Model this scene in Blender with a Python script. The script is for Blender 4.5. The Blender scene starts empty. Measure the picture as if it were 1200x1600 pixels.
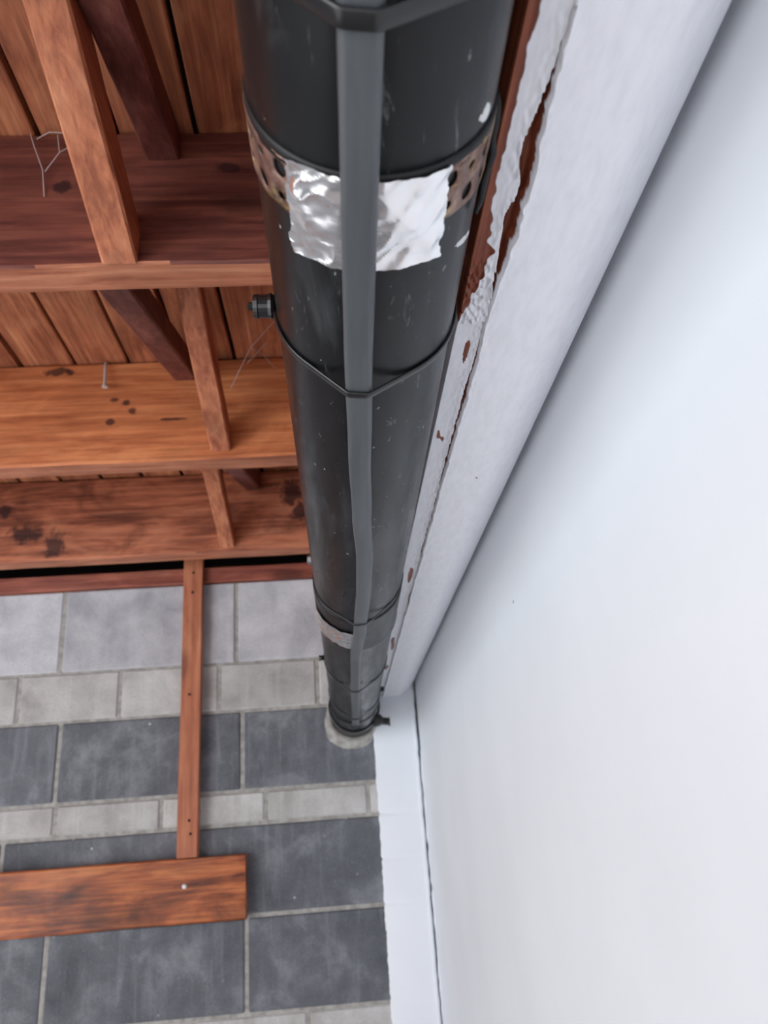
import bpy, bmesh, math, random
from mathutils import Vector, Matrix, noise

# ------------------------------------------------------------------ camera, world, light, exposure
scene = bpy.context.scene
COL = scene.collection

def cam_axes(yaw, p, r):
    f = Vector((-math.sin(yaw) * math.cos(p), math.cos(yaw) * math.cos(p), math.sin(p)))
    rt = Vector((math.cos(yaw), math.sin(yaw), 0)); up = rt.cross(f)
    c, s = math.cos(r), math.sin(r)
    return rt * c + up * s, up * c - rt * s, f

rt, up, fw = cam_axes(*[math.radians(a) for a in (-4.147, 21.74, -4.3625)])
cam = bpy.data.cameras.new('camera')
cam.sensor_width = 36; cam.lens = 27.0; cam.clip_start = 0.01       # 36 mm over 1600 px -> f = 1200 px
cam.dof.use_dof = True; cam.dof.focus_distance = 0.56; cam.dof.aperture_fstop = 11.0
camo = bpy.data.objects.new('camera', cam); COL.objects.link(camo)
camo.matrix_world = Matrix(((rt.x, up.x, -fw.x, 0), (rt.y, up.y, -fw.y, 0), (rt.z, up.z, -fw.z, 0), (0, 0, 0, 1)))
scene.camera = camo

world = bpy.data.worlds.new('world'); scene.world = world; world.use_nodes = True
bg = world.node_tree.nodes['Background']
bg.inputs['Color'].default_value = (0.86, 0.93, 1.0, 1); bg.inputs['Strength'].default_value = 0.22

def area(name, loc, target, sx, sy, power, col):
    l = bpy.data.lights.new(name, 'AREA'); l.shape = 'RECTANGLE'; l.size = sx; l.size_y = sy
    l.energy = power; l.color = col
    o = bpy.data.objects.new(name, l); COL.objects.link(o); o.location = loc
    o.rotation_euler = (Vector(target) - Vector(loc)).to_track_quat('-Z', 'Y').to_euler()
    return o
# daylight entering through the opening behind and to the left, level with the pipe
area('daylight_from_doorway', (-3.2, -2.2, -0.10), (-0.3, 0.8, 0.0), 2.1, 1.5, 112, (0.92, 0.965, 1.0))
bounce_sun = bpy.data.lights.new('bounce_sun', 'SUN'); bounce_sun.energy = 11.0; bounce_sun.angle = 0.01; bounce_sun.color = (0.97, 0.985, 1.0)
suno = bpy.data.objects.new('bounce_sun', bounce_sun); COL.objects.link(suno)
suno.rotation_euler = Vector((0.62, 0.30, -0.95)).to_track_quat('-Z', 'Y').to_euler()      # added for bounce from below: reaches only outside ground and floor by the doorway

vs = scene.view_settings
vs.view_transform = 'Standard'; vs.look = 'None'; vs.exposure = -0.02; vs.gamma = 1.0; vs.use_curve_mapping = False

# ------------------------------------------------------------------ helpers
def N(v, seed=0.0):
    return noise.noise(Vector(v) + Vector((seed * 7.13, seed * 3.7, seed * 1.9)))

def obj(name, mesh, mat=None, parent=None, smooth=False, **props):
    if isinstance(mesh, tuple):
        m = bpy.data.meshes.new(name); m.from_pydata(mesh[0], [], mesh[1]); m.update(); mesh = m
    elif isinstance(mesh, bmesh.types.BMesh):
        m = bpy.data.meshes.new(name); mesh.to_mesh(m); mesh.free(); mesh = m
    if mat and not mesh.materials: mesh.materials.append(mat)
    if smooth:
        for p in mesh.polygons: p.use_smooth = True
    o = bpy.data.objects.new(name, mesh); COL.objects.link(o)
    if parent: o.parent = parent
    for k, v in props.items(): o[k] = v
    return o

def empty(name, loc=(0, 0, 0), **props):
    o = bpy.data.objects.new(name, None); COL.objects.link(o); o.location = loc
    o.empty_display_size = 0.05
    for k, v in props.items(): o[k] = v
    return o

def adopt(child, parent):
    child.parent = parent
    child.matrix_parent_inverse = Matrix.Translation(-Vector(parent.location))

def box(x0, x1, y0, y1, z0, z1, bev=0.0, seg=2, jit=0.0, seed=0):
    bm = bmesh.new()
    bmesh.ops.create_cube(bm, size=1)
    for v in bm.verts:
        v.co = Vector(((x0 + x1) / 2 + v.co.x * (x1 - x0), (y0 + y1) / 2 + v.co.y * (y1 - y0), (z0 + z1) / 2 + v.co.z * (z1 - z0)))
    if bev: bmesh.ops.bevel(bm, geom=bm.edges[:], offset=bev, segments=seg, affect='EDGES', profile=0.5)
    return bm

def long_box(axis, a0, a1, u0, u1, w0, w1, bev, n, amp, seed):
    """box along x/y/z with n cross-sections, slightly uneven sawn/planed edges"""
    sec = []
    c = bev
    for (u, w) in ((u0 + c, w0), (u1 - c, w0), (u1, w0 + c), (u1, w1 - c), (u1 - c, w1), (u0 + c, w1), (u0, w1 - c), (u0, w0 + c)):
        sec.append((u, w))
    V, F = [], []
    for i in range(n + 1):
        t = a0 + (a1 - a0) * i / n
        for k, (u, w) in enumerate(sec):
            du = amp * N((t * 7, k * 3.1, 0.3), seed); dw = amp * N((t * 7, k * 3.1, 5.3), seed)
            p = {'x': (t, u + du, w + dw), 'y': (u + du, t, w + dw), 'z': (u + du, w + dw, t)}[axis]
            V.append(p)
    for i in range(n):
        for k in range(8):
            a, b = i * 8 + k, i * 8 + (k + 1) % 8
            F.append((a, b, b + 8, a + 8))
    F.append(tuple(reversed(range(8)))); F.append(tuple(range(n * 8, n * 8 + 8)))
    bm = bmesh.new(); m = bpy.data.meshes.new('tmp'); m.from_pydata(V, [], F); bm.from_mesh(m); bpy.data.meshes.remove(m)
    bmesh.ops.recalc_face_normals(bm, faces=bm.faces[:])
    return bm

def tube(pts, r, seg=8, closed=False, caps=True):
    pts = [Vector(p) for p in pts]; V, F = [], []; n = len(pts)
    ref = None
    for i, p in enumerate(pts):
        d = (pts[min(i + 1, n - 1)] - pts[max(i - 1, 0)]).normalized()
        if ref is None: ref = d.orthogonal().normalized()
        a = (ref - d * ref.dot(d)).normalized(); ref = a; b = d.cross(a)
        rr = r[i] if isinstance(r, (list, tuple)) else r
        for k in range(seg):
            t = 2 * math.pi * k / seg
            V.append(tuple(p + (a * math.cos(t) + b * math.sin(t)) * rr))
    for i in range(n - 1):
        for k in range(seg):
            a, b = i * seg + k, i * seg + (k + 1) % seg
            F.append((a, b, b + seg, a + seg))
    if caps: F.append(tuple(reversed(range(seg)))); F.append(tuple(range((n - 1) * seg, n * seg)))
    return V, F

# ------------------------------------------------------------------ materials
def s2l(*c):
    return tuple(((v / 255) / 12.92 if v / 255 <= 0.04045 else ((v / 255 + 0.055) / 1.055) ** 2.4) for v in c) + (1,)

class NT:
    def __init__(self, name):
        self.mat = bpy.data.materials.new(name); self.mat.use_nodes = True
        self.t = self.mat.node_tree; self.b = self.t.nodes['Principled BSDF']
    def n(self, typ, **kw):
        nd = self.t.nodes.new(typ)
        for k, v in kw.items():
            if k in nd.inputs.keys(): nd.inputs[k].default_value = v
            else: setattr(nd, k, v)
        return nd
    def l(self, a, b): self.t.links.new(a, b)
    def coords(self, scale, off=(0, 0, 0), rnd=0.0):
        tc = self.n('ShaderNodeTexCoord'); mp = self.n('ShaderNodeMapping')
        mp.inputs['Scale'].default_value = scale; mp.inputs['Location'].default_value = off
        if rnd:
            oi = self.n('ShaderNodeObjectInfo'); m = self.n('ShaderNodeVectorMath', operation='SCALE'); m.inputs[0].default_value = (13.1, 7.7, 9.3)
            sc = self.n('ShaderNodeMath', operation='MULTIPLY'); sc.inputs[1].default_value = rnd
            self.l(oi.outputs['Random'], sc.inputs[0]); self.l(sc.outputs[0], m.inputs['Scale'])
            ad = self.n('ShaderNodeVectorMath', operation='ADD'); self.l(tc.outputs['Object'], ad.inputs[0]); self.l(m.outputs[0], ad.inputs[1])
            self.l(ad.outputs[0], mp.inputs['Vector'])
        else: self.l(tc.outputs['Object'], mp.inputs['Vector'])
        return mp.outputs[0]
    def noise(self, vec, scale=5, detail=4, rough=0.55, dist=0.0):
        nd = self.n('ShaderNodeTexNoise'); self.l(vec, nd.inputs['Vector'])
        nd.inputs['Scale'].default_value = scale; nd.inputs['Detail'].default_value = detail
        nd.inputs['Roughness'].default_value = rough; nd.inputs['Distortion'].default_value = dist
        return nd.outputs['Fac']
    def ramp(self, fac, stops, interp='LINEAR'):
        r = self.n('ShaderNodeValToRGB'); cr = r.color_ramp; cr.interpolation = interp
        while len(cr.elements) > 1: cr.elements.remove(cr.elements[-1])
        cr.elements[0].position = stops[0][0]; cr.elements[0].color = stops[0][1]
        for p, c in stops[1:]:
            e = cr.elements.new(p); e.color = c
        self.l(fac, r.inputs[0]); return r.outputs[0]
    def mix(self, fac, a, b, mode='MIX'):
        m = self.n('ShaderNodeMix', data_type='RGBA', blend_type=mode)
        for sock, v in ((m.inputs[0], fac), (m.inputs[6], a), (m.inputs[7], b)):
            if hasattr(v, 'links'): self.l(v, sock)
            else: sock.default_value = v
        return m.outputs[2]
    def math(self, op, a, b=0.0):
        m = self.n('ShaderNodeMath', operation=op)
        for i, v in ((0, a), (1, b)):
            if hasattr(v, 'links'): self.l(v, m.inputs[i])
            else: m.inputs[i].default_value = v
        return m.outputs[0]
    def bump(self, h, strength=0.3, dist=0.002):
        b = self.n('ShaderNodeBump'); b.inputs['Strength'].default_value = strength; b.inputs['Distance'].default_value = dist
        self.l(h, b.inputs['Height']); self.l(b.outputs[0], self.b.inputs['Normal'])
    def out(self, color, rough=0.6, metal=0.0, spec=0.4):
        for sock, v in ((self.b.inputs['Base Color'], color), (self.b.inputs['Roughness'], rough), (self.b.inputs['Metallic'], metal), (self.b.inputs['Specular IOR Level'], spec)):
            if hasattr(v, 'links'): self.l(v, sock)
            else: sock.default_value = v
        return self.mat

B0, B1 = (0, 0, 0, 1), (1, 1, 1, 1)

def wood(name, axis, dark, mid, lite, stain=0.45, seed=0.0, rnd=1.0, rough=0.55, knots=True, spots=()):
    t = NT(name)
    al, ac = 1.3, 16.0
    sc = {'x': (al, ac, ac), 'y': (ac, al, ac), 'z': (ac, ac, al)}[axis]
    off = (seed * 3.3, seed * 1.7, seed * 2.9)
    v = t.coords(sc, off, rnd)
    g = t.noise(v, 3.2, 8, 0.68, 0.6)
    col = t.ramp(g, [(0.3, dark), (0.5, mid), (0.72, lite)])
    # fine pores along the grain
    sc2 = {'x': (6, 160, 160), 'y': (160, 6, 160), 'z': (160, 160, 6)}[axis]
    p = t.noise(t.coords(sc2, off, rnd), 1.0, 2, 0.5)
    col = t.mix(t.ramp(p, [(0.3, (0.55, 0.55, 0.55, 1)), (0.62, B0)]), col, dark)
    # blotches where old varnish has soaked in
    sc3 = {'x': (2.6, 6, 6), 'y': (6, 2.6, 6), 'z': (6, 6, 2.6)}[axis]
    bl = t.noise(t.coords(sc3, off, rnd), 1.6, 5, 0.62, 1.0)
    col = t.mix(t.ramp(bl, [(0.44, B0), (0.68, (stain,) * 3 + (1,))]), col, tuple(c * 0.35 for c in dark[:3]) + (1,))
    col = t.mix(t.ramp(bl, [(0.28, (0.5,) * 3 + (1,)), (0.45, B0)]), col, lite)
    h = t.math('ADD', g, t.math('MULTIPLY', p, 0.4))
    if knots:
        vo = t.n('ShaderNodeTexVoronoi'); vo.inputs['Scale'].default_value = 1.0; vo.inputs['Randomness'].default_value = 1.0
        sc4 = {'x': (3.2, 6.5, 6.5), 'y': (6.5, 3.2, 6.5), 'z': (6.5, 6.5, 3.2)}[axis]
        t.l(t.coords(sc4, off, rnd), vo.inputs['Vector'])
        d = t.math('ADD', vo.outputs['Distance'], t.math('MULTIPLY', t.math('SUBTRACT', g, 0.5), 0.09))
        kn = t.ramp(d, [(0.0, (0.65,) * 3 + (1,)), (0.10, (0.5,) * 3 + (1,)), (0.14, (0.2,) * 3 + (1,)), (0.22, B0)])
        col = t.mix(kn, col, tuple(c * 0.3 for c in dark[:3]) + (1,))
    if spots:                                   # individual knots and ink-black stains, (x, z, half width, half height)
        tc = t.n('ShaderNodeTexCoord'); sep = t.n('ShaderNodeSeparateXYZ'); t.l(tc.outputs['Object'], sep.inputs[0])
        wob = t.math('MULTIPLY', t.math('SUBTRACT', t.noise(tc.outputs['Object'], 45, 4, 0.6), 0.5), 1.9)
        for (sx, sz, rx, rz) in spots:
            dx = t.math('DIVIDE', t.math('SUBTRACT', sep.outputs[0], sx), rx); dz = t.math('DIVIDE', t.math('SUBTRACT', sep.outputs[2], sz), rz)
            d = t.math('ADD', t.math('SQRT', t.math('ADD', t.math('MULTIPLY', dx, dx), t.math('MULTIPLY', dz, dz))), wob)
            col = t.mix(t.ramp(d, [(0.55, (0.8,) * 3 + (1,)), (0.95, B0)]), col, s2l(34, 18, 24))
    t.bump(h, 0.35, 0.002)
    return t.out(col, t.math('ADD', t.math('MULTIPLY', g, 0.25), rough - 0.12), 0, 0.35)

M = {}
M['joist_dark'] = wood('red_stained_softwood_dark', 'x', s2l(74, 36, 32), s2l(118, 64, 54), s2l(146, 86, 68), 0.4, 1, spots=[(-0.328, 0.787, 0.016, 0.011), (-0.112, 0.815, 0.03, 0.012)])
M['joist_orange'] = wood('red_stained_softwood_orange', 'x', s2l(156, 82, 50), s2l(208, 126, 80), s2l(230, 156, 104), 0.3, 2, spots=[(-0.411, 0.795, 0.012, 0.006), (-0.391, 0.788, 0.009, 0.008), (-0.377, 0.768, 0.01, 0.01), (-0.418, 0.746, 0.012, 0.008), (-0.527, 0.865, 0.03, 0.012), (-0.502, 0.861, 0.012, 0.01), (-0.299, 0.747, 0.03, 0.004)])
M['joist_stained'] = wood('red_stained_softwood_blotched', 'x', s2l(96, 46, 36), s2l(180, 106, 76), s2l(206, 136, 102), 0.85, 3, spots=[(-0.704, 0.703, 0.03, 0.045), (-0.778, 0.733, 0.05, 0.03), (-0.105, 0.813, 0.035, 0.05), (-0.082, 0.758, 0.03, 0.03), (-0.835, 0.798, 0.02, 0.02)])
M['joist_edge'] = wood('pale_joist_underside', 'x', s2l(136, 74, 54), s2l(196, 126, 94), s2l(216, 154, 120), 0.3, 12, knots=False)
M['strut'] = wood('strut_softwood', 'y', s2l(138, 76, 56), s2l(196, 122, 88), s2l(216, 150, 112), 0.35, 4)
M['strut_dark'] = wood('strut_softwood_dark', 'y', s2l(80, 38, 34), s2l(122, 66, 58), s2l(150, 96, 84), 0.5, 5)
M['board'] = wood('ceiling_board_softwood', 'y', s2l(124, 68, 48), s2l(184, 114, 80), s2l(212, 148, 108), 0.45, 6, rnd=3.0)
M['plate'] = wood('wall_plate_softwood', 'x', s2l(112, 54, 44), s2l(166, 92, 74), s2l(190, 122, 98), 0.5, 7)
M['batten'] = wood('batten_softwood', 'z', s2l(142, 78, 54), s2l(184, 112, 80), s2l(200, 136, 102), 0.2, 8)
M['plank'] = wood('plank_varnished', 'x', s2l(84, 30, 15), s2l(178, 96, 52), s2l(206, 130, 76), 0.9, 9, rough=0.42)
M['deck'] = NT('roof_void_shade').out(s2l(30, 22, 20), 0.9)  # near-black colour stands in for shade in the voids

def block_mat(name, base, lite, dark, streak, bump):
    t = NT(name)
    v = t.coords((1, 1, 1), (0, 0, 0), 2.0)
    a = t.noise(v, 9, 6, 0.62, 0.3)
    col = t.ramp(a, [(0.3, dark), (0.52, base), (0.75, lite)])
    st = t.noise(t.coords((38, 10, 4), (1, 2, 3), 2.0), 1.0, 4, 0.6, 0.4)
    col = t.mix(t.ramp(st, [(0.52, B0), (0.75, (streak,) * 3 + (1,))]), col, lite)
    sp = t.noise(t.coords((1, 1, 1), (4, 4, 4), 1.0), 260, 2, 0.5)
    col = t.mix(t.ramp(sp, [(0.3, (0.4,) * 3 + (1,)), (0.45, B0)]), col, dark)
    col = t.mix(t.ramp(sp, [(0.62, B0), (0.78, (0.5,) * 3 + (1,))]), col, lite)
    vo = t.n('ShaderNodeTexVoronoi'); vo.inputs['Scale'].default_value = 30; t.l(v, vo.inputs['Vector'])
    dots = t.math('MULTIPLY', t.ramp(vo.outputs['Distance'], [(0.07, B1), (0.11, B0)]), t.ramp(t.noise(v, 5, 2), [(0.56, B0), (0.62, B1)]))
    col = t.mix(dots, col, s2l(196, 196, 198))
    oi = t.n('ShaderNodeObjectInfo')
    hv = t.n('ShaderNodeHueSaturation'); t.l(col, hv.inputs['Color'])
    t.l(t.math('ADD', t.math('MULTIPLY', oi.outputs['Random'], 0.22), 0.89), hv.inputs['Value'])
    t.bump(t.math('ADD', sp, a), bump, 0.002)
    return t.out(hv.outputs[0], 0.85, 0, 0.25)
M['block_dark'] = block_mat('dense_dark_grey_block', s2l(107, 109, 115), s2l(150, 152, 158), s2l(86, 88, 94), 0.45, 0.25)
M['block_lite'] = block_mat('pale_grey_block', s2l(188, 186, 184), s2l(210, 209, 208), s2l(160, 157, 154), 0.5, 0.5)
M['block_top'] = block_mat('pale_aerated_block', s2l(190, 189, 194), s2l(214, 213, 218), s2l(160, 159, 166), 0.3, 0.7)
t = NT('mortar'); a = t.noise(t.coords((1, 1, 1)), 60, 4)
t.bump(a, 0.6, 0.003); M['mortar'] = t.out(t.ramp(a, [(0.3, s2l(138, 135, 130)), (0.7, s2l(180, 177, 172))]), 0.9)

def white_mat(name, spots=False):
    t = NT(name)
    v = t.coords((1, 1, 1))
    a = t.noise(v, 3.5, 4, 0.5)
    col = t.ramp(a, [(0.3, s2l(226, 230, 236)), (0.7, s2l(234, 238, 244))])
    f = t.noise(t.coords((1, 0.5, 1)), 55, 3, 0.5)
    if spots:
        for (y, z, r) in spots:
            geo = t.n('ShaderNodeTexCoord'); sub = t.n('ShaderNodeVectorMath', operation='SUBTRACT')
            sep = t.n('ShaderNodeSeparateXYZ'); cmb = t.n('ShaderNodeCombineXYZ')
            t.l(geo.outputs['Object'], sep.inputs[0]); t.l(sep.outputs[1], cmb.inputs[1]); t.l(sep.outputs[2], cmb.inputs[2])
            t.l(cmb.outputs[0], sub.inputs[0]); sub.inputs[1].default_value = (0, y, z)
            ln = t.n('ShaderNodeVectorMath', operation='LENGTH'); t.l(sub.outputs[0], ln.inputs[0])
            k = t.math('LESS_THAN', ln.outputs['Value'], r)
            col = t.mix(k, col, s2l(70, 62, 60))
    t.bump(f, 0.12, 0.001)
    return t.out(col, 0.5, 0, 0.3)
M['white_wall'] = white_mat('white_emulsion_wall', [(0.823, 0.2138, 0.0018)])
M['white'] = white_mat('white_emulsion')

# painted soffit: paint coverage comes from a mesh attribute (where the brush reached the timber)
t = NT('brushed_white_paint_over_timber')
at = t.n('ShaderNodeAttribute', attribute_name='paint')
g = t.noise(t.coords((60, 2.5, 60)), 2.0, 6, 0.65, 0.5)
wd = t.ramp(g, [(0.3, s2l(70, 30, 22)), (0.5, s2l(124, 62, 42)), (0.7, s2l(158, 94, 66))])
w2 = t.noise(t.coords((30, 8, 30)), 6, 5, 0.6)
wh = t.ramp(w2, [(0.3, s2l(230, 231, 237)), (0.6, s2l(238, 239, 245))])
t.bump(w2, 0.06, 0.001)
M['soffit'] = t.out(t.mix(t.ramp(at.outputs['Fac'], [(0.35, B0), (0.6, B1)]), wd, wh), 0.5, 0, 0.35)
M['beam'] = wood('edge_beam_softwood', 'y', s2l(90, 40, 28), s2l(142, 76, 50), s2l(176, 110, 76), 0.4, 11)
t = NT('concrete_floor'); a = t.noise(t.coords((1, 1, 1)), 4, 7, 0.6)
t.bump(a, 0.2, 0.002); M['floor'] = t.out(t.ramp(a, [(0.3, s2l(188, 189, 190)), (0.7, s2l(213, 214, 215))]), 0.8)

# black drain pipe: scuffed satin plastic
t = NT('scuffed_black_plastic')
a = t.noise(t.coords((14, 3.0, 14)), 1.6, 6, 0.6, 0.6)
col = t.ramp(a, [(0.36, s2l(14, 16, 19)), (0.56, s2l(22, 24, 26)), (0.76, s2l(68, 71, 73))])
b = t.noise(t.coords((90, 16, 90), (3, 1, 2)), 1.0, 6, 0.72, 1.6)
col = t.mix(t.ramp(b, [(0.63, B0), (0.72, (0.4,) * 3 + (1,))]), col, s2l(150, 152, 154))
c = t.noise(t.coords((230, 120, 230), (1, 5, 2)), 1.0, 2, 0.5)
col = t.mix(t.ramp(c, [(0.725, B0), (0.77, (0.7,) * 3 + (1,))]), col, s2l(170, 172, 172))
d = t.noise(t.coords((40, 7, 40), (2, 2, 2)), 1.0, 5, 0.6)
t.bump(d, 0.08, 0.002)
M['pipe'] = t.out(col, t.ramp(d, [(0.3, (0.24,) * 3 + (1,)), (0.7, (0.42,) * 3 + (1,))]), 0, 0.3)
t = NT('grey_conduit_plastic'); a = t.noise(t.coords((30, 2, 30)), 3, 5, 0.6)
M['conduit'] = t.out(t.ramp(a, [(0.3, s2l(70, 74, 78)), (0.7, s2l(90, 94, 97))]), 0.42, 0, 0.45)
M['black'] = NT('black_strap_plastic').out(s2l(26, 26, 28), 0.28, 0, 0.55)
M['rubber'] = NT('black_rubber').out(s2l(22, 22, 25), 0.5, 0, 0.4)
t = NT('steel_fixing'); M['steel'] = t.out(s2l(170, 170, 172), 0.35, 1.0)
# old perforated band: brown oxide with yellowish zinc left at the edges
t = NT('rusty_galvanised_band'); v = t.coords((1, 1, 1))
a = t.noise(v, 45, 6, 0.65, 0.8); b = t.noise(t.coords((1, 1, 1), (3, 3, 3)), 70, 4, 0.6, 1.0)
col = t.ramp(a, [(0.33, s2l(62, 44, 44)), (0.5, s2l(124, 94, 84)), (0.68, s2l(176, 152, 138))])
col = t.mix(t.ramp(b, [(0.55, B0), (0.66, (0.8,) * 3 + (1,))]), col, s2l(178, 160, 92))
t.bump(a, 0.5, 0.0012); M['band'] = t.out(col, 0.45, 0.35, 0.5)
t = NT('aluminium_foil'); a = t.noise(t.coords((1, 1, 1)), 130, 4, 0.6, 0.8)
t.bump(a, 0.06, 0.001); M['foil'] = t.out((0.95, 0.95, 0.96, 1), 0.20, 0.95, 0.5)
M['speck'] = NT('white_paint_spot').out(s2l(225, 226, 228), 0.5)
M['web'] = NT('spider_silk').out(s2l(190, 176, 176), 0.7)
M['nail'] = NT('dull_steel_nail').out(s2l(196, 186, 184), 0.5, 0.2)
M['hole'] = NT('nail_hole_dark').out(s2l(40, 20, 16), 0.9)

# ------------------------------------------------------------------ setting
D = 2.05                 # face of the block wall
ZJ, ZB = 0.66, 0.88      # underside of joists, underside of roof boards
XW = 0.196               # face of the white wall
ZS = 0.30                # white soffit strip
FL = -1.65
BEAM_X = 0.0885

obj('floor', box(-9, 0.35, -7, 2.4, FL - 0.1, FL), M['floor'], kind='structure')
obj('wall_right', box(XW, 0.32, -2.5, 2.35, FL, 1.05), M['white_wall'], kind='structure')

# far wall: mortar bed with every block its own piece
wall = obj('wall_far', box(-2.6, XW, D + 0.004, D + 0.2, FL, 0.632), M['mortar'], kind='structure')
random.seed(4)
J = 0.010
courses = [  # z_bottom, z_top, a joint x, pitch, material
    (0.414, 0.632, -0.272, 0.458, 'block_top'),
    (0.290, 0.408, -0.316, 0.2555, 'block_lite'),
    (0.094, 0.282, -0.258, 0.458, 'block_dark'),
    (0.018, 0.085, -0.200, 0.2555, 'block_lite'),
    (-0.184, 0.008, -0.371, 0.458, 'block_dark'),
    (-0.385, -0.194, -0.249, 0.458, 'block_dark'),
    (-0.462, -0.393, -0.110, 0.2555, 'block_lite'),
    (-0.662, -0.472, -0.40, 0.458, 'block_dark'),
    (-0.862, -0.672, -0.25, 0.458, 'block_dark'),
    (-0.940, -0.872, -0.11, 0.2555, 'block_lite'),
    (-1.140, -0.950, -0.40, 0.458, 'block_dark'),
    (-1.340, -1.150, -0.25, 0.458, 'block_dark'),
    (-1.418, -1.350, -0.11, 0.2555, 'block_lite'),
    (-1.645, -1.428, -0.40, 0.458, 'block_dark'),
]
cache = {}
for (z0, z1, xj, pitch, mk) in courses:
    x = xj
    while x < XW: x += pitch
    while x > -2.6:
        a, b = x - pitch + J / 2, x - J / 2
        b = min(b, XW - 0.001); a = max(a, -2.598)
        w, h = b - a, z1 - z0
        if w > 0.02:
            key = (round(w, 4), round(h, 4), mk)
            if key not in cache:
                bm = box(-w / 2, w / 2, 0, 0.05, -h / 2, h / 2, 0.0035, 1)
                o = obj('block', bm, M[mk]); cache[key] = o.data
            else: o = obj('block', cache[key])
            o.location = ((a + b) / 2, D + random.uniform(-0.0015, 0.0012), (z0 + z1) / 2)
            o.rotation_euler = (random.uniform(-.004, .004), 0, random.uniform(-.002, .002))
            o.parent = wall
        x -= pitch

# shade in the colour: dark deck over boards, backing added behind the wall plate
ceil = obj('ceiling', box(-3.2, 0.5, -2.5, 2.6, ZB + 0.035, ZB + 0.07), M['deck'], kind='structure')
obj('dark_backing', box(-3.2, 0.5, 2.56, 2.6, 0.0, ZB + 0.03), M['deck'], kind='structure')
k = 0
for (y0, y1, off) in ((-2.4, 0.806, 0.022), (0.808, 2.5, 0.0)):
    for i in range(-25, 6):
        x0 = -0.495 + off + 0.1045 * i + 0.0035; x1 = x0 + 0.1045 - 0.0075
        if x0 > 0.15: continue
        dz = random.uniform(-0.0015, 0.0015)
        b = obj('ceiling_board', long_box('y', y0, y1, x0, x1, ZB + 0.0015 + dz, ZB + 0.022 + dz, 0.002, 14, 0.0012, i + off * 90), M['board'])
        b.parent = ceil

# timber edge beam and the painted soffit under it
obj('trim_1', box(BEAM_X, 0.1795, -2.4, D + 0.02, ZS + 0.07, ZB), M['beam'], kind='structure')

def soffit():
    xs = [BEAM_X + 0.0006 * i for i in range(46)] + [BEAM_X + 0.027 + (0.158 - BEAM_X) * (i + 1) / 32 for i in range(32)]
    ys = [-2.4, -1.2, -0.4, 0.0]; y = 0.1
    while y < 0.5: ys.append(y); y += 0.0015
    while y < 1.2: ys.append(y); y += 0.003
    while y < D + 0.003: ys.append(y); y += 0.006
    ys.append(D + 0.004)
    V, F, P = [], [], []
    nx = len(xs)
    for y in ys:
        n1 = N((0, y * 22, 0), 1) + 0.5 * N((0, y * 70, 0), 2) + 0.3 * N((0, y * 130, 0), 3)
        xc = 0.1065 + 0.0016 * n1
        wide = 0.25
        if 0.225 < y < 0.40: wide = 0.25 + 2.6 * math.sin((y - 0.225) / 0.175 * math.pi)
        if y > 0.42: wide = max(0.0, 0.5 + 1.1 * N((0, y * 9, 0), 8))
        if y > 1.2: wide *= 0.3
        wl = 0.0014 * wide * (1 + 0.7 * N((1, y * 90, 0), 4)); wr = 0.0012 * wide * (1 + 0.7 * N((2, y * 110, 0), 5))
        edge = 0.0925 + 0.0025 * N((0, y * 30, 0), 6) + 0.0018 * N((0, y * 95, 0), 7) - 0.010 * max(0, min(1, (y - 0.40) / 0.05))
        if y < 0.26: edge += 0.004 * min(1, (0.26 - y) / 0.08)
        if 0.32 < y < 0.395: edge += 0.010 * math.sin((y - 0.32) / 0.075 * math.pi) * (0.6 + 0.5 * N((0, y * 120, 3), 9))
        for i, x in enumerate(xs):
            z = ZS; p = 1.0
            u = x - xc
            f = N((x * 140, y * 40, 0), 10); f2 = N((x * 420, y * 240, 0), 11)
            if u > wr:                       # plaster side: trowelled, a little proud
                z -= 0.0035 + 0.0007 * f * math.exp(-u / 0.02) + 0.0010 * math.exp(-(u - wr) / 0.003) * (1 + f2)
            elif u < -wl:                    # timber side with brushed paint
                z -= 0.0004 * f + (0.0016 * math.exp(-(-u - wl) / 0.004) * (1 + 1.3 * f2) if y < 1.2 else 0)
                p = 0.5 + (x - edge) / 0.0022 + 0.35 * f2
                if 0.36 < y < 0.42 and f2 > -0.1: z -= 0.003 * max(0, f2 + 0.3)
                if y > 0.42 and N((x * 90, y * 14, 0), 12) > 0.49 and x < 0.104: p = 0.0
            else:                            # open crack
                dd = min(u + wl, wr - u); z += min(0.009, dd * 5 + 0.001 * f2); p = 0.7 - dd * 900 + 0.3 * f2
            if x > 0.146: z += 0.024 * ((x - 0.146) / 0.039) ** 2.0      # open joint and rolled lip added to deepen the corner shade
            if math.hypot(x - 0.1392, y - 0.665) < 0.0013: p = 0.0                                # nail hole
            V.append((x, y, z)); P.append(max(0.0, min(1.0, p)))
    for j in range(len(ys) - 1):
        for i in range(nx - 1):
            a = j * nx + i; F.append((a, a + nx, a + nx + 1, a + 1))
    # turn the two long edges up into the beam
    n0 = len(V)
    for j, y in enumerate(ys):
        V.append((xs[0], y, ZS + 0.08)); P.append(0.0); V.append((xs[-1], y, ZS + 0.11)); P.append(0.0)
    for j in range(len(ys) - 1):
        a = j * nx; F.append((a, n0 + 2 * j, n0 + 2 * j + 2, a + nx))
        b = j * nx + nx - 1; F.append((b, b + nx, n0 + 2 * j + 3, n0 + 2 * j + 1))
    o = obj('trim_2', (V, F), M['soffit'], smooth=True, kind='structure')
    at = o.data.attributes.new('paint', 'FLOAT', 'POINT'); at.data.foreach_set('value', P)
soffit()

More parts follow.
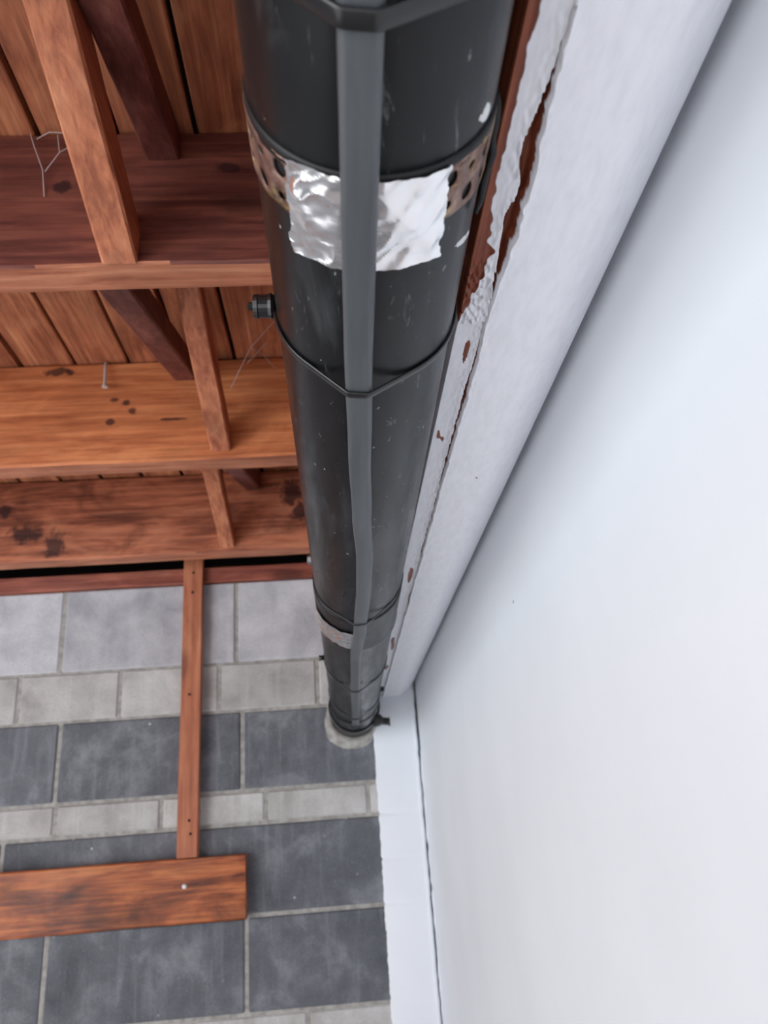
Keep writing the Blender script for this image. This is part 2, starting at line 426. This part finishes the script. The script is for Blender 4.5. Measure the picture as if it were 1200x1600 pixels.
# white strip daubed over the blocks beside the corner
def strip():
    V, F = [], []; n = 460; z0, z1 = FL, ZS + 0.10
    for i in range(n + 1):
        z = z0 + (z1 - z0) * i / n
        e = 0.0775 + 0.0022 * N((0, z * 60, 0), 20) + 0.0016 * N((0, z * 190, 0), 21)
        j = min(abs(z - 0.013), abs(z + 0.189), abs(z + 0.09))
        if j < 0.005: e += 0.004 * (1 - j / 0.005)
        e = min(e, 0.085)
        th = 0.004 + 0.0012 * N((0, z * 80, 0), 22)
        dip = 0.002 if j < 0.003 else 0
        V += [(e, D + 0.004, z), (e + 0.0006, D - th + dip, z), (e + 0.004, D - 0.005 + dip, z), (0.13, D - 0.0055 + dip * 0.4, z), (0.184, D - 0.006, z)]
        if i:
            a = (i - 1) * 5; b = i * 5
            for k in range(4): F.append((a + k, a + k + 1, b + k + 1, b + k))
    obj('trim_3', (V, F), M['white'], smooth=True, kind='structure')
    # cracked caulk bead in the corner
    pts, rr = [], []
    z = FL
    while z < ZS + 0.08:
        pts.append((0.1845 + 0.0012 * N((0, z * 30, 0), 23), D - 0.0045 + 0.001 * N((0, z * 44, 0), 24), z)); rr.append(0.0055 + 0.0015 * N((0, z * 70, 0), 25)); z += 0.006
    obj('trim_4', tube(pts, rr, 8), M['white'], smooth=True, kind='structure')
    pts = []
    rr = []; z = FL
    while z < 0.16:
        pts.append((XW - 0.001, D - 0.006 + 0.002 * N((0, z * 24, 0), 26), z)); rr.append(max(0.0006, 0.0022 + 0.0022 * N((0, z * 55, 0), 27))); z += 0.006
    obj('trim_5', tube(pts, rr, 6), M['white'], smooth=True, kind='structure')
strip()

# ------------------------------------------------------------------ timbers
JY = [(0.232, 0.284), (0.782, 0.832), (1.330, 1.384), (1.866, 1.922)]
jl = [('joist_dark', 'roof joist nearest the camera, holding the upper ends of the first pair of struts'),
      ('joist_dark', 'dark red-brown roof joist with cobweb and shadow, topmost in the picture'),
      ('joist_orange', 'orange-brown roof joist with knots and a projecting nail'),
      ('joist_stained', 'blotched roof joist with black stains next to the block wall')]
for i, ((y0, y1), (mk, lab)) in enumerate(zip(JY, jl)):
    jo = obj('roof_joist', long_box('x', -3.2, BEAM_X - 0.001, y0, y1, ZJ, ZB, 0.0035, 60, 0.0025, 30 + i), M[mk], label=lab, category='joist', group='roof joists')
    jo.data.materials.append(M['joist_edge'])            # paler orange wood colour on the downward faces
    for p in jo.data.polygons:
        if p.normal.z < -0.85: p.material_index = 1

def strut(xc, w, ya, za, yb, zb, th, mat, lab, seed):
    """slanting strut between joist faces, ends cut flush with the vertical joist faces"""
    V, F = [], []; n = 12; c = 0.003
    for i in range(n + 1):
        y = ya + (yb - ya) * i / n; z = za + (zb - za) * i / n
        sec = [(-w / 2 + c, -th / 2), (w / 2 - c, -th / 2), (w / 2, -th / 2 + c), (w / 2, th / 2 - c), (w / 2 - c, th / 2), (-w / 2 + c, th / 2), (-w / 2, th / 2 - c), (-w / 2, -th / 2 + c)]
        for k, (a, b) in enumerate(sec):
            V.append((xc + a + 0.0012 * N((y * 12, k, 0), seed), y, z + b + 0.0012 * N((y * 12, k, 4), seed)))
    for i in range(n):
        for k in range(8):
            a, b = i * 8 + k, i * 8 + (k + 1) % 8; F.append((a, b, b + 8, a + 8))
    F.append(tuple(range(8))); F.append(tuple(range(n * 8, n * 8 + 8)))
    bm = bmesh.new(); m = bpy.data.meshes.new('t'); m.from_pydata(V, [], F); bm.from_mesh(m); bpy.data.meshes.remove(m)
    bmesh.ops.recalc_face_normals(bm, faces=bm.faces[:])
    return obj('herringbone_strut', bm, mat, label=lab, category='strut', group='herringbone struts between the joists')
G = 0.0015
strut(-0.247, 0.044, JY[0][1] + G, 0.835, JY[1][0] - G, 0.690, 0.060, M['strut'], 'pale orange strut slanting down to the bottom of the topmost joist', 40)
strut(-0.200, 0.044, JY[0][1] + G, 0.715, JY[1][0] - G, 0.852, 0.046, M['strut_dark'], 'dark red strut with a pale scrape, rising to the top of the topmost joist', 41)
strut(-0.206, 0.038, JY[1][1] + G, 0.845, JY[2][0] - G, 0.695, 0.046, M['strut'], 'red-brown strut slanting down onto the orange-brown joist', 42)
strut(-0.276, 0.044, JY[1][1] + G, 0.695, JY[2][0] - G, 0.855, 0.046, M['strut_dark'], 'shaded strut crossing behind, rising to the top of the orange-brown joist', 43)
strut(-0.270, 0.036, JY[2][1] + G, 0.845, JY[3][0] - G, 0.692, 0.046, M['strut'], 'thin strut ending at the bottom of the black-stained joist', 44)
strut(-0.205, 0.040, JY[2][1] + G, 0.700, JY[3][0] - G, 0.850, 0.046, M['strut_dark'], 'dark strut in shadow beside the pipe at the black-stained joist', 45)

obj('wall_plate', long_box('x', -2.6, BEAM_X - 0.001, D - 0.012, D + 0.1, 0.634, 0.677, 0.003, 50, 0.002, 50), M['plate'], label='red-brown timber wall plate lying on top of the block wall', category='timber')

bt = obj('batten', long_box('z', -0.052, 0.80, -0.4085, -0.3585, D - 0.037, D - 0.014, 0.002, 30, 0.0015, 51), M['batten'], label='narrow upright timber batten in front of the block wall', category='batten')
for (x, z) in ((-0.384, 0.60), (-0.380, 0.03), (-0.376, 0.0), (-0.386, 0.33), (-0.383, 0.655)):
    V, F = tube([(x, D - 0.0384, z), (x, D - 0.034, z)], 0.0036, 8)
    obj('nail_hole', (V, F), M['hole'], bt)

pk = obj('timber_plank', long_box('x', -1.6, -0.246, D - 0.036, D - 0.002, -0.192, -0.053, 0.003, 40, 0.002, 52), M['plank'], label='varnished orange timber plank with dark streaks fixed across the block wall', category='plank')
V, F = tube([(-0.388, D - 0.0395, -0.113), (-0.388, D - 0.0375, -0.113), (-0.388, D - 0.034, -0.113)], [0.003, 0.0052, 0.0052], 12)
obj('screw_head', (V, F), M['speck'], pk, label='white screw head')

V, F = tube([(-0.433, JY[2][0] + 0.004, 0.879), (-0.4325, JY[2][0] - 0.006, 0.876), (-0.4315, JY[2][0] - 0.010, 0.866), (-0.428, JY[2][0] - 0.016, 0.817)], 0.003, 8)
nl = obj('nail', (V, F), M['nail'], label='bent steel nail projecting from the orange-brown joist', category='nail')
V, F = tube([(-0.428, JY[2][0] - 0.016, 0.8175), (-0.4279, JY[2][0] - 0.0162, 0.8145)], 0.0056, 10)
obj('nail_head', (V, F), M['nail'], nl)

# ------------------------------------------------------------------ drain pipe
AX0, AX1 = Vector((0.026, 0, 0.307)), Vector((0.030, 2.0, 0.259))
DIR = (AX1 - AX0).normalized()
E1 = DIR.cross(Vector((0, 0, 1))).normalized(); E2 = E1.cross(DIR)
PR = 0.055
def axis(y): return AX0 + (AX1 - AX0) * (y / 2.0)
def onpipe(y, ang, r=PR):
    """ang 0 = underside, positive = towards the white wall"""
    return axis(y) + E1 * (math.sin(ang) * r) - E2 * (math.cos(ang) * r)

def revolve(prof, seg=72):
    """prof: list of (y, r)"""
    V, F = [], []
    for (y, r) in prof:
        for k in range(seg): V.append(tuple(onpipe(y, 2 * math.pi * k / seg, r)))
    for i in range(len(prof) - 1):
        for k in range(seg):
            a, b = i * seg + k, i * seg + (k + 1) % seg
            F.append((a, b, b + seg, a + seg))
    return V, F

pipe = empty('drain_pipe', tuple(axis(D)), label='long black plastic drain pipe running under the joists into the block wall', category='pipe')
def ppart(name, mesh, mat, parent=None, smooth=True, **kw):
    o = obj(name, mesh, mat, None, smooth, **kw)
    adopt(o, parent or pipe) if (parent is None or parent.type == 'EMPTY') else setattr(o, 'parent', parent)
    return o
body = ppart('pipe_body', revolve([(-2.0 + 0.05 * i, PR) for i in range(60)] + [(0.985, PR), (D + 0.03, PR)]), M['pipe'])
ppart('coupling_sleeve', revolve([(0.935, PR), (0.936, PR + 0.0015), (0.94, PR + 0.002), (1.073, PR + 0.002), (1.079, PR + 0.0032), (1.086, PR + 0.003), (1.088, PR)]), M['pipe'])
ppart('end_socket', revolve([(1.80, PR), (1.803, PR + 0.0022), (1.815, PR + 0.003), (D + 0.02, PR + 0.003)]), M['pipe'])
def blob(y, a, r1, r2, rot, h=0.0012, n=14, lump=0.25, seed=0):
    V = [tuple(onpipe(y, a, PR + h))]; F = []
    for k in range(n):
        t = 2 * math.pi * k / n; s = 1 + lump * N((math.cos(t) * 2, math.sin(t) * 2, 0), seed)
        u, w = r1 * s * math.cos(t), r2 * s * math.sin(t)
        du, dw = u * math.cos(rot) - w * math.sin(rot), u * math.sin(rot) + w * math.cos(rot)
        V.append(tuple(onpipe(y + dw, a + du / PR, PR + 0.0001)))
        V.append(tuple(onpipe(y + dw * 0.7, a + du * 0.7 / PR, PR + h)))
    for k in range(n):
        a0, a1 = 1 + 2 * k, 1 + 2 * ((k + 1) % n)
        F.append((a0, a1, a1 + 1, a0 + 1)); F.append((0, a0 + 1, a1 + 1))
    return V, F
ppart('paint_spot', blob(0.2335, 0.965, 0.0028, 0.0042, 0.3), M['speck'])
ppart('paint_spot', blob(0.2330, 0.885, 0.0009, 0.0014, 0.3), M['speck'])
ppart('paint_smear', blob(0.309, 1.0, 0.0095, 0.0022, 0.35, 0.0006, 18, 0.6, 3), M['speck'])

# mortar collar where the pipe enters the wall (belongs to the wall)
V, F = [], []; seg = 48
rings = [(0.003, 0.0), (0.007, -0.010), (0.013, -0.008), (0.021, -0.003), (0.030, 0.004)]
for j, (dr, dy) in enumerate(rings):
    for k in range(seg):
        a = 2 * math.pi * k / seg
        s = (0.55 + 0.75 * max(0.0, math.cos(a + 0.35))) * (1 + 0.35 * N((math.cos(a) * 2.2, math.sin(a) * 2.2, j * 0.4), 60))
        p = onpipe(D, a, PR + (dr * s if j else 0.001)); V.append((p.x, D + dy + (0.003 * N((a * 3, j, 0), 61) if 0 < j < 4 else 0), p.z))
for j in range(len(rings) - 1):
    for k in range(seg):
        a, b = j * seg + k, j * seg + (k + 1) % seg; F.append((a, b, b + seg, a + seg))
V = [(min(x, XW - 0.002), y, z) for (x, y, z) in V]
mc = obj('mortar_collar', (V, F), M['mortar'], wall, True)

# ------------------------------------------------------------------ conduit taped under the pipe
CW, CH, CR = 0.016, 0.0085, 0.0032
def cond_ang(y):
    pts = [(-2, -0.16), (0.1, -0.16), (0.25, -0.145), (0.345, -0.135), (0.48, -0.10), (0.58, -0.055), (0.70, 0.02), (0.80, 0.03), (0.92, 0.0), (1.08, -0.07), (1.36, -0.06), (1.7, -0.02), (2.2, 0.0)]
    for (a, b) in zip(pts, pts[1:]):
        if a[0] <= y <= b[0]:
            t = (y - a[0]) / (b[0] - a[0]); t = t * t * (3 - 2 * t); return a[1] + (b[1] - a[1]) * t
    return 0
def cond_frame(y):
    a = cond_ang(y); lift = 0.0006
    if 0.93 <= y <= 1.09: lift += 0.003
    c = onpipe(y, a, PR + lift + CH / 2); n = (c - axis(y)).normalized(); s = DIR.cross(n).normalized()
    if s.dot(E1) < 0: s = -s
    return c, n, s
def rrect(w, h, r, k=4):
    out = []
    for (cx, cy, a0) in ((w / 2 - r, h / 2 - r, 0), (-w / 2 + r, h / 2 - r, 90), (-w / 2 + r, -h / 2 + r, 180), (w / 2 - r, -h / 2 + r, 270)):
        for i in range(k + 1):
            a = math.radians(a0 + 90 * i / k); out.append((cx + r * math.cos(a), cy + r * math.sin(a)))
    return out
sec = rrect(CW, CH, CR)
ys = [-2.0, -1.0, -0.4] + [0.0 + 0.03 * i for i in range(60)] + [1.79]
V, F = [], []; ns = len(sec)
for y in ys:
    c, n, s = cond_frame(y)
    for (u, w) in sec: V.append(tuple(c + s * u + n * w))
for i in range(len(ys) - 1):
    for k in range(ns):
        a, b = i * ns + k, i * ns + (k + 1) % ns; F.append((a, b, b + ns, a + ns))
F.append(tuple(range(ns))); F.append(tuple(range((len(ys) - 1) * ns, len(ys) * ns)))
cd = obj('conduit', (V, F), M['conduit'], smooth=True, label='flat grey conduit strapped along the underside of the black pipe', category='conduit')

# ------------------------------------------------------------------ straps pulled round pipe and conduit
def hull(points):
    pts = sorted(set(points))
    def half(ps):
        o = []
        for p in ps:
            while len(o) > 1 and (o[-1][0] - o[-2][0]) * (p[1] - o[-2][1]) - (o[-1][1] - o[-2][1]) * (p[0] - o[-2][0]) <= 0: o.pop()
            o.append(p)
        return o
    a, b = half(pts), half(pts[::-1]); return a[:-1] + b[:-1]
def strap_loop(y, width, thick, slant=0.0, base=PR):
    cy = cond_frame(y); c, n, s = cy; A = axis(y)
    P = [(round((base + 0.0003) * math.sin(2 * math.pi * k / 80), 6), round(-(base + 0.0003) * math.cos(2 * math.pi * k / 80), 6)) for k in range(80)]
    if y < 1.79:
        for (u, w) in sec:
            q = c + s * u + n * (w + 0.0004) - A; P.append((round(q.dot(E1), 6), round(q.dot(E2), 6)))
    H = hull(P); V, F = [], []; m = len(H)
    # resample long chords
    R = []
    for i in range(m):
        a, b = H[i], H[(i + 1) % m]; L = math.dist(a, b); q = max(1, int(L / 0.005))
        for j in range(q): R.append((a[0] + (b[0] - a[0]) * j / q, a[1] + (b[1] - a[1]) * j / q))
    m = len(R)
    prof = rrect(width, thick, min(width, thick) * 0.42, 2); npf = len(prof)
    for i in range(m):
        p0, p1, p2 = R[i - 1], R[i], R[(i + 1) % m]
        tx, tz = p2[0] - p0[0], p2[1] - p0[1]; L = math.hypot(tx, tz); nx, nz = tz / L, -tx / L
        sl = slant * p1[0]
        for (u, w) in prof:
            q = A + E1 * (p1[0] + nx * (w + thick / 2)) + E2 * (p1[1] + nz * (w + thick / 2)) + DIR * (u + sl); V.append(tuple(q))
    for i in range(m):
        for k in range(npf):
            a, b = i * npf + k, i * npf + (k + 1) % npf; c2, d2 = ((i + 1) % m) * npf + k, ((i + 1) % m) * npf + (k + 1) % npf
            F.append((a, b, d2, c2))
    bm = bmesh.new(); me = bpy.data.meshes.new('t'); me.from_pydata(V, [], F); bm.from_mesh(me); bpy.data.meshes.remove(me)
    bmesh.ops.recalc_face_normals(bm, faces=bm.faces[:]); return bm

def strap(y, width, thick, label, slant=0.0, bolts=(), base=PR):
    e = empty('pipe_strap', tuple(axis(y)), label=label, category='strap', group='straps round the black pipe')
    o = obj('strap_band', strap_loop(y, width, thick, slant, base), M['black'], None, True); adopt(o, e)
    for (a, rad, ln, kind) in bolts:
        p = onpipe(y + slant * math.sin(a) * PR, a, base + 0.001); n = (p - axis(y)).normalized(); n = (n - DIR * n.dot(DIR)).normalized()
        if kind == 'buckle':
            V, F = tube([p, p + n * 0.002, p + n * 0.004, p + n * (ln * .75), p + n * (ln * .8), p + n * ln], [rad * 0.9, rad * 1.12, rad, rad, rad * 1.08, rad * 0.98], 20)
            b = obj('buckle', (V, F), M['black'], None, False); adopt(b, e)
            V, F = tube([p + n * (ln - 0.001), p + n * (ln + 0.0035)], rad * 0.36, 6); obj('bolt_end', (V, F), M['rubber'], b)
        elif kind == 'tail':
            V, F = tube([p, p + n * ln * .5, p + n * ln], [rad, rad * .9, rad * 1.1], 10)
            b = obj('buckle', (V, F), M['black'], None, True); adopt(b, e)
    return e
strap(0.171, 0.0075, 0.0022, 'thick black strap round pipe and conduit at the top edge, nearest the camera')
s1 = strap(0.396, 0.0052, 0.0018, 'thin black strap with a bolted buckle on its left, below the foil tape', 0.0, [(-1.60, 0.0072, 0.013, 'buckle')])
strap(0.918, 0.0040, 0.0012, 'thin black strap just above the pipe coupling', -0.15)
strap(1.365, 0.006, 0.0016, 'thin black strap with a small tail on the left, below the coupling', 0.0, [(-1.55, 0.005, 0.009, 'tail')])
strap(1.69, 0.006, 0.0016, 'black strap close to the block wall with a stub on the right', 0.0, [(1.5, 0.006, 0.008, 'tail')])
e = strap(1.93, 0.022, 0.005, 'black clip with a stub bolt holding the pipe end beside the white strip', 0.0, [], PR + 0.003)

# black clip with stub by the wall
p = onpipe(1.93, 0.95, PR + 0.004); 
V, F = tube([p, p + Vector((0.012, 0, -0.002)), p + Vector((0.020, 0, -0.004)), p + Vector((0.034, 0, -0.006)), p + Vector((0.037, 0, -0.006))], [0.018, 0.015, 0.009, 0.009, 0.0125], 12)
b = obj('stub_bolt', (V, F), M['black'], None, False); adopt(b, e)

# bolt end on the pipe's left beside the dark gap
y = 0.862; p = onpipe(y, -1.62, PR - 0.001)
bo = empty('bolt', tuple(p), label='small steel bolt end on the left of the pipe beside the dark gap', category='bolt')
V, F = tube([p, p - E1 * 0.004, p - E1 * 0.006], [0.006, 0.006, 0.004], 6); adopt(obj('bolt_head', (V, F), M['steel']), bo)

# ------------------------------------------------------------------ perforated band and foil tape
bandt = empty('perforated_band', tuple(axis(0.262)), label='rusty perforated steel band wrapped round the pipe under the foil tape', category='band')
def perforated(y0, y1, cells=26, rows=2, r=PR + 0.0015, th=0.0011):
    V, F = [], []
    idx = {}
    def vert(u, v):
        key = (round(u, 5), round(v, 5))
        if key not in idx:
            idx[key] = len(V)
            a = 2 * math.pi * u / cells
            yy = y0 + (y1 - y0) * v / rows + (0.0012 * N((math.cos(a) * 6, math.sin(a) * 6, v), 70) if v in (0, rows) else 0)
            V.append(tuple(onpipe(yy, a, r + 0.0006 * N((math.cos(a) * 4, math.sin(a) * 4, v * 2), 71))))
        return idx[key]
    K = 16
    for i in range(cells):
        for j in range(rows):
            big = (i + j) % 2 == 0
            rad = 0.31 if big else 0.17
            cu, cv = i + 0.5, j + 0.5 + 0.04 * N((i, j, 0), 72)
            sq = []
            for k in range(K):
                t = 8.0 * k / K; e = int(t // 2); f = (t % 2) / 2
                sq.append([(i + 1, j + f), (i + 1 - f, j + 1), (i, j + 1 - f), (i + f, j)][e])
            # wrap u so the last cell meets the first
            outer = [vert(0 if abs(u - cells) < 1e-6 else u, v) for (u, v) in sq]
            circ = []
            for (u, v) in sq:
                d = math.hypot(u - i - 0.5, v - j - 0.5); circ.append(vert(cu + (u - i - 0.5) / d * rad, cv + (v - j - 0.5) / d * rad))
            for k in range(K):
                F.append((outer[k], outer[(k + 1) % K], circ[(k + 1) % K], circ[k]))
    bm = bmesh.new(); me = bpy.data.meshes.new('t'); me.from_pydata(V, [], F); bm.from_mesh(me); bpy.data.meshes.remove(me)
    bmesh.ops.recalc_face_normals(bm, faces=bm.faces[:])
    bmesh.ops.solidify(bm, geom=bm.faces[:], thickness=th)
    return bm
adopt(obj('band_strip', perforated(0.247, 0.277), M['band'], None, True), bandt)
adopt(obj('black_ring', revolve([(0.2425, PR), (0.2425, PR + 0.0013), (0.2495, PR + 0.0015), (0.2495, PR)]), M['rubber'], None, True), bandt)  # thin black ring along the near edge of the band
p = onpipe(0.268, 1.42, PR + 0.002)
cl = []
for i in range(9):
    a = 1.05 + i * 0.07; yy = 0.292 - i * 0.0055; cl.append(tuple(onpipe(yy, a, PR + 0.003 + 0.0006 * math.sin(i * 2.1))))
V, F = tube(cl, [0.001, 0.0016, 0.002, 0.0016, 0.0022, 0.0016, 0.002, 0.0016, 0.001], 10)
adopt(obj('clip', (V, F), M['rubber'], None, True), bandt)

def foil(y0, y1, a0, a1, name, label, seed, nu=90, nv=44, base=PR + 0.0032, amp=0.0026, tear=0.002):
    V, F = [], []; rg = random.Random(seed); creases = []
    for q in range(9):
        t = rg.uniform(0, math.pi); creases.append((rg.random(), rg.random(), math.cos(t), math.sin(t), rg.uniform(-0.9, 0.9)))
    for j in range(nv + 1):
        for i in range(nu + 1):
            u, v = i / nu, j / nv
            a = a0 + (a1 - a0) * u; y = y0 + (y1 - y0) * v
            a += (tear / PR) * (N((0, v * 9, 0), seed) + 0.5 * N((0, v * 30, 0), seed + 1)) * (1 if u < 0.02 or u > 0.98 else 0.3)
            y += tear * 0.8 * (N((u * 8, 0, 0), seed + 2 + (v > .5)) + 0.4 * N((u * 30, 0, 0), seed + 3)) * (1 if v < 0.03 or v > 0.97 else 0.3)
            q = (u * 6, v * 4, 0)
            # sharp creases: ridged noise
            cr = 0.0
            for (px, py, gx, gy, wt) in creases:
                d = abs((u - px) * gx + (v - py) * gy); cr += wt * max(0.0, 1 - d / 0.16)
            h = cr + 0.5 * (1 - abs(N((u * 7, v * 5 + u * 3, 0), seed + 6)) * 2.6) + 0.15 * N((u * 14, v * 11, 0), seed + 7)
            V.append(tuple(onpipe(y, a, base + amp * 0.5 * h)))
    for j in range(nv):
        for i in range(nu):
            k = j * (nu + 1) + i; F.append((k, k + 1, k + nu + 2, k + nu + 1))
    return obj(name, (V, F), M['foil'], smooth=False, label=label, category='tape', group='foil tape on the pipe')
foil(0.2435, 0.2975, -0.74, 0.56, 'foil_tape', 'large crumpled silver foil tape patch behind the conduit on the perforated band', 80)
foil(0.985, 1.068, -1.35, -0.10, 'foil_tape', 'small silver foil tape patch on the left of the pipe coupling', 90, 60, 36, PR + 0.0042, 0.002, 0.004)

# ------------------------------------------------------------------ cobwebs
def onjoist(x, z, y): return (x, y, z)
web = empty('cobweb', (-0.33, 0.775, 0.82), label='wisp of cobweb hanging beside the pale strut on the topmost joist', category='cobweb')
for pts in ([(-0.373, .775, .872), (-0.366, .772, .85), (-0.352, .775, .81), (-0.348, .78, .77)], [(-0.362, .77, .858), (-0.345, .765, .864), (-0.322, .765, .862), (-0.312, .77, .848)], [(-0.312, .77, .848), (-0.33, .768, .832), (-0.349, .776, .808)], [(-0.335, .768, .862), (-0.33, .768, .832)]):
    V, F = tube(pts, 0.0007, 5); adopt(obj('thread', (V, F), M['web']), web)
web = empty('cobweb', (-0.12, 1.32, 0.8), label='faint cobweb threads under the boards beside the pipe', category='cobweb')
for pts in ([(-0.185, 1.31, .80), (-0.14, 1.25, .85), (-0.09, 1.20, .872)], [(-0.14, 1.25, .85), (-0.12, 1.29, .86), (-0.1, 1.325, .85)], [(-0.15, 1.28, .835), (-0.11, 1.26, .868)]):
    V, F = tube(pts, 0.0006, 5); adopt(obj('thread', (V, F), M['web']), web)
